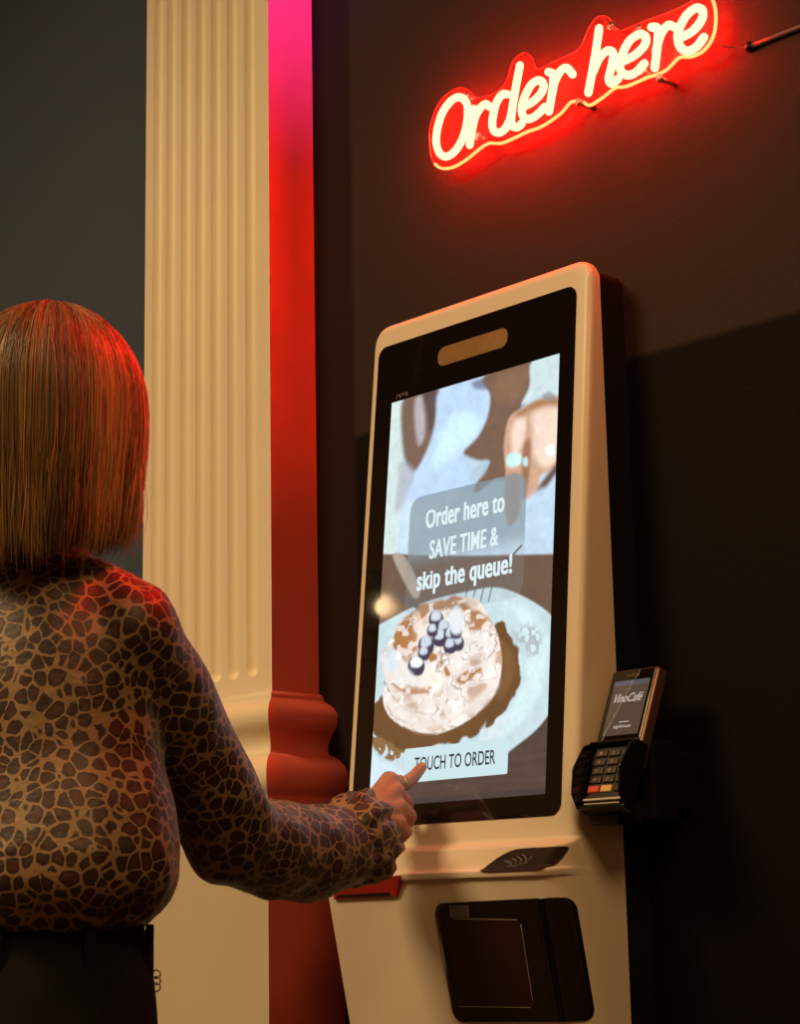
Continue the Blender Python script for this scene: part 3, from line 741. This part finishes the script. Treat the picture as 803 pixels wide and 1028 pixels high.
bk = mk('acrylic_backing', v, f, M['acrylic'], sign, smooth=False, label='clear wavy edged acrylic backing'); recalc(bk)
lo = [p for p in range(n)]
# glowing cut edge: thicker along the bottom right side where the lit edge faces the room
i0 = 22*5; i1 = len(ow)
g = G(); pts = [(p[0], NYP+.013, p[2]) for p in ow]
g.add(*tube(pts[i0:i1-6], .0024, 6)); g.mk('backing_edge', M['edge'], bk, label='bright cut edge of the acrylic')
M['edge2'] = emi('faint lit acrylic rim', (1, .03, .015), 1.1)
g = G(); g.add(*tube(pts[i1-7:]+pts[:i0+1], .0011, 6)); g.mk('backing_edge', M['edge2'], bk, label='dim red cut edge of the acrylic')
for x, y in ((470, 63), (482, 155), (110, 205), (133, 290), (412, 58), (345, 218), (515, 168)):
    a = onY(420+x/2.097, y/2.097, NYP+.013)
    g = G(); g.add(*tube([(a[0], NYP+.004, a[2]), (a[0], NYP+.008, a[2])], .006, 12)); g.add(*tube([(a[0], NYP+.008, a[2]), (a[0], WY, a[2])], .0035, 10))
    g.mk('standoff', M['steel'], sign, label='metal standoff screw')
wire = catmull([onY(717, 42, NYP+.012), onY(728, 46.5, .09), onY(738, 47.5, .1), onY(750, 47, .104)], 6)
v, f = tube(wire, .0009, 6); mk('lead_wire', v, f, M['cable'], sign)
# supply cable on the wall
p0 = onY(751, 47.5, .1065); p1 = onY(803, 27.5, .1065); dd = p1-p0
g = G(); g.add(*tube([p0+dd*.02, p0+dd*.5, p1+dd*2.5, p1+dd*6], .0036, 10))
cb = g.mk('power_cable', M['cable']); setp(cb, 'thin grey power cable running up the wall right of the neon sign', 'cable')
g = G(); g.add(*tube([p0-dd*.015, p0+dd*.06], .0068, 12)); g.add(*tube([p0, (p0[0], WY, p0[2])], .004, 8)); g.mk('plug', M['black_plastic'], cb, label='black connector')

# ------------------------------------------------------------------ lamps of the room and added lights
def pendant(x, y, z, name, label, bulb_r=.024, shade=True, power=0):
    t = thing(name, label, 'pendant lamp', (x, y, Z1), 'pendant lamps over the room')
    v, f = tube([(x, y, Z1), (x, y, z+.12)], .003, 8); mk('cord', v, f, M['black_plastic'], t)
    g = G(); g.add(*tube([(x, y, Z1-.001), (x, y, Z1-.025)], .05, 20)); g.mk('ceiling_rose', M['black_plastic'], t)
    g = G(); g.add(*tube([(x, y, z+.13), (x, y, z+.06), (x, y, z+.03)], [.014, .018, .018], 14)); g.mk('lamp_holder', M['black_plastic'], t)
    g = G(); 
    for k in range(10):
        a = 2*pi*k/10; pr_ = [(.018, .09), (.07, .075), (.12, .03), (.145, -.04), (.15, -.11)]
        g.add(*tube(catmull([(x+r*cos(a), y+r*sin(a), z+h) for r, h in pr_], 4), .0028, 6))
    for r, h in ((.075, .073), (.13, .01), (.15, -.11)):
        g.add(*tube([(x+r*cos(a), y+r*sin(a), z+h) for a in np.linspace(0, 2*pi, 33)[:-1]], .0032, 6, closed=True))
    g.mk('wire_cage', M['black_plastic'], t)
    b_ = G(); b_.add(*ball((x, y, z), bulb_r)); b_.add(*tube([(x, y, z+bulb_r*.8), (x, y, z+.04)], .010, 10)); b_.mk('bulb', M['warm_bulb'], t)
    if power:
        l = bpy.data.lights.new(name+' light', 'POINT'); l.energy = power; l.color = (1, .60, .27); l.shadow_soft_size = .06
        o = bpy.data.objects.new(name+'_light', l); COL.objects.link(o); o.location = (x, y, z-.05)
    return t
pendant(-1.76, -1.38, 1.98, 'pendant_lamp', 'wire cage pendant lamp with a round warm bulb, nearer the kiosk wall', power=0)
pendant(-.6, -3.0, 2.1, 'pendant_lamp', 'wire cage pendant lamp with a round warm bulb, farther from the kiosk wall', power=0)
def downlight(x, y, name, label, power, tgt, size=.12, col=(1, .62, .30), spot=None):
    t = thing(name, label, 'ceiling spotlight', (x, y, Z1), 'ceiling spotlights')
    d = np.array(tgt, float)-np.array([x, y, Z1-.16]); d /= np.linalg.norm(d); c = np.array([x, y, Z1-.16])
    g = G(); g.add(*tube([(x, y, Z1), (x, y, Z1-.13)], .01, 10)); g.mk('stem', M['black_plastic'], t)
    g = G(); a, b_ = frame_of(d); 
    g.add(*tube([c-d*.09, c-d*.085, c+d*.05, c+d*.046, c-d*.07], [.03, .045, .05, .045, .04], 20)); g.mk('lamp_head', M['black_plastic'], t)
    l = bpy.data.lights.new(name, 'SPOT'); l.energy = power; l.color = col; l.shadow_soft_size = size; l.spot_size = spot or 1.5; l.spot_blend = .8
    o = bpy.data.objects.new(name+'_beam', l); COL.objects.link(o); o.location = tuple(c+d*.06); o.rotation_euler = Vector(tuple(d)).to_track_quat('-Z', 'Y').to_euler()
def panel_light(x, y, w, d, power, name, label, tilt=0, col=(1, .66, .32)):
    t = thing(name, label, 'ceiling light', (x, y, Z1), 'square ceiling lights')
    fr_ = G()
    for sx, sy, a, b_ in ((0, d/2, w+.04, .04), (0, -d/2, w+.04, .04), (w/2, 0, .04, d-.04), (-w/2, 0, .04, d-.04)): fr_.add(*boxm((x+sx, y+sy, Z1-.03), (a, b_, .06)))
    fr_.mk('frame', M['steel'], t, smooth=False)
    df = mk('diffuser', *boxm((x, y, Z1-.02), (w-.04, d-.04, .012)), pm('opal diffuser', (.8, .7, .55), .6, emis=col, estr=.6), t, smooth=False)
    l = bpy.data.lights.new(name, 'AREA'); l.shape = 'RECTANGLE'; l.size = w-.06; l.size_y = d-.06; l.energy = power; l.color = col
    o = bpy.data.objects.new(name+'_glow', l); COL.objects.link(o); o.location = (x, y, Z1-.065)
panel_light(-.8, -2.4, 1.1, 1.1, 100, 'ceiling_light', 'square ceiling light nearer the left wall, behind the person')
panel_light(2.3, -1.6, 1.1, 1.1, 48, 'ceiling_light', 'added square fill light nearer the right wall of the room', col=(1, .60, .25))  # fill lamp added to lift the right-facing sides
# coloured spotlights added for red and violet light of unseen sources
def accent(x, y, z, name, label, power, tgt, col, ang):
    t = thing(name, label, 'spotlight', (x, y, Z1))
    c = np.array([x, y, z]); d = np.array(tgt, float)-c; d /= np.linalg.norm(d)
    mk('stem', *tube([(x, y, Z1), (x, y, z+.05)], .009, 10), M['black_plastic'], t)
    mk('lamp_head', *tube([c-d*.10, c-d*.095, c+d*.03, c+d*.028, c-d*.05], [.02, .036, .04, .035, .03], 20), M['black_plastic'], t)
    l = bpy.data.lights.new(name, 'SPOT'); l.energy = power; l.color = col; l.shadow_soft_size = .035; l.spot_size = ang; l.spot_blend = .9
    o = bpy.data.objects.new(name+'_beam', l); COL.objects.link(o); o.location = tuple(c+d*.04); o.rotation_euler = Vector(tuple(d)).to_track_quat('-Z', 'Y').to_euler()
accent(.52, -.03, 2.55, 'added_spotlight', 'added red spotlight above the kiosk pointing at the person', 150, (.115, -.62, 1.545), (1, .008, .007), .33)
accent(.20, .035, 2.86, 'added_spotlight', 'added violet spotlight above the kiosk pointing at the red side of the pilaster', 46, (-.44, .06, 2.52), (.50, .08, 1), .80)

# ------------------------------------------------------------------ person
BC = np.array([-.005, -.69]); BA = math.radians(8)
def BP(x, y, z):   # body frame: x to her right, y forward
    return np.array([BC[0]+x*cos(BA)-y*sin(BA), BC[1]+x*sin(BA)+y*cos(BA), z])
person = thing('person', 'person with blonde bob, leopard print blouse and black jeans, right hand touching the screen', 'person', (BC[0], BC[1], 0))
HC = dep(55, 418, 2.2)
def HP(x, y, z): return HC+np.array([x*cos(BA)-y*sin(BA), x*sin(BA)+y*cos(BA), z])
SR = np.array([.118, -.645, 1.238]); SL = BP(-.145, -.01, 1.235)
EL = dep(237, 842, 2.33); WR = dep(366, 826, 2.55)
EL2 = BP(-.205, .0, .97); WR2 = BP(-.20, .09, .76)
g = G()
# head and neck
g.add(*ball(HP(0, -.008, .018), (.073, .090, .090), 14)); g.add(*capsule(HP(0, .035, -.045), HP(0, .055, -.082), .052, .030))
g.add(*capsule(HP(0, .03, -.02), HP(0, .045, -.07), .058, .045))
g.add(*capsule(HP(0, .084, .012), HP(0, .104, -.026), .008, .012)); g.add(*capsule(HP(-.028, .068, .028), HP(.028, .068, .028), .014, .014))
for s in (-1, 1):
    g.add(*capsule(HP(s*.074, -.005, .012), HP(s*.070, -.002, -.022), .011, .008)); g.add(*capsule(HP(s*.036, .062, -.018), HP(s*.030, .06, -.05), .024, .022))
g.add(*capsule(HP(-.016, .088, -.052), HP(.016, .088, -.052), .007, .007)); g.add(*capsule(HP(-.013, .086, -.063), HP(.013, .086, -.063), .007, .007))
g.add(*capsule(HP(0, -.012, -.06), BP(0, -.01, 1.29), .052, .056))
# trunk
def brow(z, hx, hy, cy=0, cx=0, n=28): return [BP(cx+hx*cos(2*pi*k/n), cy+hy*sin(2*pi*k/n), z) for k in range(n)]
g.add(*loft([brow(*r) for r in ((.80, .13, .10), (.88, .14, .10), (.96, .125, .092), (1.05, .125, .092), (1.16, .14, .10), (1.24, .14, .09), (1.29, .10, .065), (1.32, .05, .04))]))
# arms
for S_, E_, W_ in ((SR, EL, WR), (SL, EL2, WR2)):
    g.add(*capsule(S_, E_, .042, .034)); g.add(*capsule(E_, W_, .036, .023)); g.add(*capsule(BP(0, 0, 1.26), S_, .05, .042))
# legs
for s in (-1, 1):
    hp, kn, an = BP(s*.072, 0, .84), BP(s*.085, .015, .47), BP(s*.09, -.01, .09)
    g.add(*capsule(hp, kn, .064, .05)); g.add(*capsule(kn, an, .048, .032)); g.add(*capsule(BP(s*.09, -.02, .045), BP(s*.10, .12, .035), .033, .026))
# right hand, index finger to the glass
def P2(x, y, z): return dep(x, y, z)
TIP = on(423.5, 770, NRM, NRM@OC+.0112)
MC = [P2(391, 783.5, 2.598), P2(397, 795, 2.585), P2(400, 811, 2.572), P2(399, 827, 2.558)]
fing = [[MC[0], P2(406, 787, 2.628), P2(415.5, 779.5, 2.643), TIP],
        [MC[1], P2(409, 807, 2.618), P2(407, 817, 2.622), P2(399, 816, 2.602)],
        [MC[2], P2(412, 819, 2.600), P2(408, 829, 2.606), P2(400, 826, 2.588)],
        [MC[3], P2(408, 835, 2.578), P2(402, 842, 2.584), P2(395, 837, 2.570)]]
rad = [(.0115, .0100, .0092, .0078), (.0112, .0100, .0090, .0076), (.0108, .0098, .0088, .0074), (.0100, .0088, .0078, .0066)]
for c_, m_ in enumerate(MC): g.add(*capsule(WR+(m_-WR)*.12, m_, .021, .0135))
g.add(*capsule(WR+(MC[1]-WR)*.35, WR+(MC[2]-WR)*.75, .020, .018)); g.add(*capsule(WR+(MC[0]-WR)*.4, WR+(MC[3]-WR)*.8, .017, .014))
for fp, rr in zip(fing, rad):
    for i in range(3): g.add(*capsule(fp[i], fp[i+1], rr[i], rr[i+1], 14))
th = [WR+(MC[0]-WR)*.25+np.array([-.012, -.0, -.008]), P2(378, 806, 2.615), P2(390, 812, 2.63), P2(401, 817, 2.642)]
for i, (a, b_) in enumerate(((.017, .0135), (.0130, .0110), (.0108, .0088))): g.add(*capsule(th[i], th[i+1], a, b_))
# left hand hanging relaxed
hd = BP(-.20, .12, .70)-WR2; hd /= np.linalg.norm(hd); sa = np.array([sin(BA), -cos(BA), 0])*-1
for k in range(4):
    b0 = WR2+hd*.085+sa*(k-1.5)*.019; L_ = (.07, .078, .073, .058)[3-k]
    g.add(*capsule(WR2, b0, .02, .011)); m_ = b0+hd*L_*.5; g.add(*capsule(b0, m_, .0095, .0085)); g.add(*capsule(m_, m_+(hd+BP(.5, 0, 0)*0)*L_*.45+np.array([.012, 0, 0]), .0085, .007))
g.add(*capsule(WR2+hd*.02+sa*.02, WR2+hd*.06+sa*.045, .014, .011)); g.add(*capsule(WR2+hd*.06+sa*.045, WR2+hd*.095+sa*.05, .010, .008))
v, f, nn = remesh(g, .0032, 3, .5)
pb = mk('body', v, f, M['skin'], person, label='skin of face, neck and hands')
for s in (-1, 1):
    e = G(); e.add(*ball(HP(s*.030, .071, .008), .011, 8)); e.mk('eye', pm('eye white', (.6, .55, .5), .2) if s < 0 else bpy.data.materials['eye white'], pb)
# nail on the pointing finger, ring near its base
dN = (TIP-fing[0][2]); dN /= np.linalg.norm(dN)
rc = fing[0][0]*.36+fing[0][1]*.64; rd_ = fing[0][1]-fing[0][0]; rd_ /= np.linalg.norm(rd_); a, b_ = frame_of(rd_)
g = G(); g.add(*tube([rc+.0098*(a*cos(w)+b_*sin(w)) for w in np.linspace(0, 2*pi, 33)[:-1]], .0014, 8, closed=True)); g.mk('ring', M['gold'], person, label='gold ring on the pointing finger')
un = UP - dN*(UP@dN); un /= np.linalg.norm(un)
v, f = ball((0, 0, 0), (1, 1, 1), 8); v = np.array(v); sd = np.cross(dN, un)
v = [TIP-dN*.004+un*.0052+dN*.006*p[0]+sd*.0045*p[1]+un*.0018*p[2] for p in v]; mk('fingernail', v, f, M['nail'], pb)

# blouse
def cloth_noise(v, nn, fn):
    out = np.array(v)
    for i in range(len(out)): out[i] += nn[i]*fn(out[i])
    return out
g = G()
g.add(*loft([brow(*r) for r in ((.916, .140, .112, -.002), (.926, .158, .122, -.004, .004), (.944, .172, .132, -.006, .014), (.965, .182, .136, -.007, .018), (1.0, .184, .134, -.005, .018), (1.05, .176, .126, 0, .014), (1.10, .166, .12, 0, .004), (1.17, .160, .118), (1.22, .158, .112), (1.255, .146, .100, -.004), (1.285, .126, .085, -.008), (1.312, .104, .074, -.010), (1.332, .082, .068, -.008), (1.352, .068, .066, -.004), (1.372, .063, .064, -.002))]))
g.add(*capsule(BP(.06, -.005, 1.262), SR, .052, .056)); g.add(*capsule(BP(.045, -.012, 1.318), SR+np.array([0, 0, .012]), .036, .046)); g.add(*capsule(BP(-.045, -.012, 1.318), SL+np.array([0, 0, .012]), .036, .046)); g.add(*capsule(BP(-.06, -.005, 1.262), SL, .052, .056))
g.add(*capsule(SR, SR*.5+EL*.5, .057, .057)); g.add(*capsule(SR*.5+EL*.5, EL, .057, .060)); g.add(*capsule(EL, P2(300, 856, 2.435), .060, .064))
g.add(*capsule(P2(300, 856, 2.435), P2(338, 850, 2.49), .064, .056)); g.add(*capsule(SL, EL2, .057, .058)); g.add(*capsule(EL2, WR2*.85+EL2*.15, .058, .05))
g.add(*capsule(P2(338, 850, 2.49), P2(350, 842, 2.515), .056, .040))
v, f, nn = remesh(g, .006, 10, .5)
ax = (EL-SR)/np.linalg.norm(EL-SR); ax2 = (WR-EL)/np.linalg.norm(WR-EL)
def fold(p):
    q = Vector(p)
    n_ = noise.noise(Vector((p[0]*9, p[1]*9, p[2]*7)))*.007
    d1 = abs(noise.noise(Vector((p[0]*14+3, p[1]*14, p[2]*6))))
    n_ += (.25-d1)*.008
    if p[2] < 1.0: n_ += noise.noise(Vector((p[0]*30, p[1]*30, p[2]*6)))*.004
    w = np.linalg.norm(p-EL)
    if w < .16: n_ += math.sin(((p-EL)@(ax2-ax))*95+noise.noise(q*12)*3)*.003*(1-w/.16)
    return n_
v = cloth_noise(v, nn, fold)
bl = mk('blouse', v, f, M['leopard'], person, label='leopard print blouse with loose sleeves')
# cuff: gathered band and flaring ruffle
def ruffle(C0, C1, C2, C3, name, r_=(.040, .047, .055, .049), amp=.004):
    rings = []; segs = [(C0, r_[0]), (C0*.5+C1*.5, r_[1]*.9), (C1, r_[1]), (C1*.5+C2*.5, r_[2]*.97), (C2, r_[2]), (C2*.4+C3*.6, r_[2]*.98), (C3, r_[3]), (C3*.8+C2*.2, r_[3]*.93), (C2, r_[3]*.8), (C1, r_[0]*.7)]
    t = C3-C0; t /= np.linalg.norm(t); a, b_ = frame_of(t); n = 96
    for j, (c, r) in enumerate(segs):
        row = []
        for k in range(n):
            w = 2*pi*k/n; q = r+amp*(min(j, 6)/6)*(sin(w*11+j*.5)+.5*sin(w*19+j*.9+1))+.003*sin(3*w+j)
            row.append(c+q*(a*cos(w)+b_*sin(w))+t*.004*sin(w*7)*(j in (5, 6, 7)))
        rings.append(row)
    v, f = loft(rings, cap=False); o = mk(name, v, f, M['leopard'], bl); recalc(o); return o
ruffle(P2(328, 850, 2.48), P2(341, 847, 2.495), P2(355, 842, 2.515), P2(374, 836, 2.54), 'cuff', (.042, .050, .060, .052))
ruffle(EL2*.2+WR2*.8, EL2*.12+WR2*.88, EL2*.05+WR2*.95, WR2, 'cuff')
# jeans
g = G()
g.add(*loft([brow(*r) for r in ((.95, .128, .100), (.92, .140, .110), (.90, .146, .114), (.86, .163, .120, -.006), (.80, .175, .126, -.012), (.74, .160, .118, -.006), (.70, .15, .105))]))
for s in (-1, 1): g.add(*capsule(BP(s*.08, 0, .76), BP(s*.085, .015, .47), .086, .062)); g.add(*capsule(BP(s*.085, .015, .47), BP(s*.09, -.008, .10), .060, .05))
v, f, nn = remesh(g, .007, 6, .5)
v = cloth_noise(v, nn, lambda p: noise.noise(Vector((p[0]*20, p[1]*20, p[2]*14)))*.003)
jn = mk('jeans', v, f, M['denim'], person, label='black jeans')
for w in (-62, -118, -20, 25): 
    a = math.radians(w); c = BP(.150*cos(a), .116*sin(a), .888); t = BP(cos(a), sin(a), 0)-BP(0, 0, 0); s_ = np.cross(t, [0, 0, 1])
    v, f = boxm(c+t*.003, (.013, .006, .062), [s_, t, np.array([0, 0, 1.])]); o = mk('belt_loop', v, f, M['denim'], jn, smooth=False); bevel(o, .0015)
g = G(); c = P2(157, 978, 2.12)
for k in range(3): g.add(*tube([c+np.array([0, 0, -.007*k])+.0045*np.array([cos(w)*.7, cos(w)*.7, sin(w)]) for w in np.linspace(0, 2*pi, 17)[:-1]], .0009, 6, closed=True))
g.mk('key_ring', M['steel'], jn, label='small steel ring at the hip')
for s in (-1, 1):
    g = G(); g.add(*capsule(BP(s*.09, -.035, .045), BP(s*.10, .13, .035), .043, .036)); v, f, nn = remesh(g, .005, 4); v[:, 2] = np.maximum(v[:, 2], .0); mk('shoe', v, f, M['shoe'], person, label='black shoe')

# hair: rounded mass under many strands, long to the collar
hair_v = []; hair_f = []; hair_c = []
def hshell(az, el, k):
    """point on the hair ellipsoid; az measured from straight back"""
    return HP(.099*k*sin(az)*cos(el), -.004-.117*k*cos(az)*cos(el), .002+.128*k*sin(el))
def zend(az): return HC[2]-.166+.018*(abs(az)/2.2)**2
def strand_path(az, el0, k, jit, n=16):
    pts = []; zb = zend(az)+jit[0]
    for i in range(7):
        el = el0+(0.0-el0)*(i/6)**1.05; q_ = i/6; pts.append(hshell(az+jit[1]*q_*(2-q_), el, k))
    p = pts[-1]; c = HP(0, -.004, 0); rad_ = p-c; m = n-7
    for i in range(1, m+1):
        t = i/m; z = p[2]+(zb-p[2])*t
        sh = 1-.04*t-(.20+.16*(abs(az)/2.2)**2)*t**3*jit[2]
        q = c+rad_*sh; pts.append(np.array([q[0]+t*jit[3]*sin(t*4+jit[4]), q[1]+t*jit[3]*sin(t*5+jit[4]*2), z]))
    return pts
# mass
rings = []
azs = np.linspace(-2.25, 2.25, 40)
nz = 26
for az in azs:
    p_ = [np.array(q) for q in strand_path(az, 1.45, .955, (.006, 0, 1.1, 0, 0), nz)]; rings.append(p_)
idx = len(hair_v)
for r in rings: hair_v += r
for i in range(len(rings)-1):
    for k in range(nz-1): hair_f.append((idx+i*nz+k, idx+(i+1)*nz+k, idx+(i+1)*nz+k+1, idx+i*nz+k+1))
hair_c += [(.085, .045, .02)]*(len(rings)*nz)
top = G(); tv, tf = ball(HP(0, -.004, .016), (.092, .109, .104), 16)
b0 = len(hair_v); hair_v += tv; hair_f += [tuple(i+b0 for i in q) for q in tf]; hair_c += [(.085, .045, .02)]*len(tv)
NSTR = 8500
for s in range(NSTR):
    az = random.uniform(-2.3, 2.3); el0 = math.asin(random.uniform(.35, .9995)); 
    if random.random() < .45: el0 = random.uniform(1.2, 1.55)
    cl = noise.noise(Vector((az*7, 3.1, 0)))          # clumping
    lock = noise.noise(Vector((az*16, 9.3, 0)))
    k = .97+.05*random.random()+.022*cl+.012*lock
    jit = (random.gauss(0, .010)+.014*cl, random.gauss(0, .05)+.05*lock, random.uniform(.2, 1.7)+.5*lock, random.gauss(0, .0022)+.007*lock, random.uniform(0, 6)*.2+cl*3)
    P_ = strand_path(az, el0, k, jit, 15); 
    tone = .46+.6*noise.noise(Vector((az*11, 1.7, 0)))+.35*noise.noise(Vector((az*31, 4, el0)))+random.gauss(0, .12); tone = min(1, max(0, tone))
    c0 = np.array((.060, .028, .011)); c1 = np.array((.44, .255, .09))
    w = .00045+.0005*random.random()
    base = len(hair_v); m = len(P_)
    for i, p in enumerate(P_):
        t = P_[min(i+1, m-1)]-P_[max(i-1, 0)]; t /= np.linalg.norm(t)+1e-9
        out_ = p-HP(0, 0, -.02); out_[2] *= .3; out_ /= np.linalg.norm(out_)+1e-9
        sd_ = np.cross(t, out_); sd_ /= np.linalg.norm(sd_)+1e-9; ww = w*(1 if i < m-2 else (.6 if i == m-2 else .15))
        hair_v += [p-sd_*ww, p+out_*ww*.9, p+sd_*ww]
        tt = tone*(.45+.55*min(1, i/7)); hair_c += [tuple(c0+(c1-c0)*tt)]*3
    for i in range(m-1):
        a = base+i*3
        hair_f += [(a, a+3, a+4, a+1), (a+1, a+4, a+5, a+2), (a+2, a+5, a+3, a)]
hr = mk('hair', hair_v, hair_f, M['hair'], person, label='blonde brown straight bob')
ca = hr.data.color_attributes.new('Col', 'FLOAT_COLOR', 'POINT'); ca.data.foreach_set('color', np.concatenate([np.array(hair_c), np.ones((len(hair_c), 1))], 1).ravel())

# ------------------------------------------------------------------ world, camera, view
w = bpy.data.worlds.new('World'); SC.world = w; w.use_nodes = True
w.node_tree.nodes['Background'].inputs[0].default_value = (.02, .015, .01, 1); w.node_tree.nodes['Background'].inputs[1].default_value = .1
cd = bpy.data.cameras.new('Camera'); co = bpy.data.objects.new('Camera', cd); COL.objects.link(co)
cd.sensor_fit = 'VERTICAL'; cd.sensor_height = 24; cd.lens = 24*FPX/H; cd.clip_start = .05
R_ = Matrix([[RT[i], UP[i], -fw[i]] for i in range(3)]).to_4x4()
co.matrix_world = Matrix.Translation(Vector(CAM)) @ R_
SC.camera = co
SC.view_settings.view_transform = 'Standard'; SC.view_settings.look = 'None'; SC.view_settings.gamma = 1; SC.view_settings.exposure = 0
SC.view_settings.use_curve_mapping = False
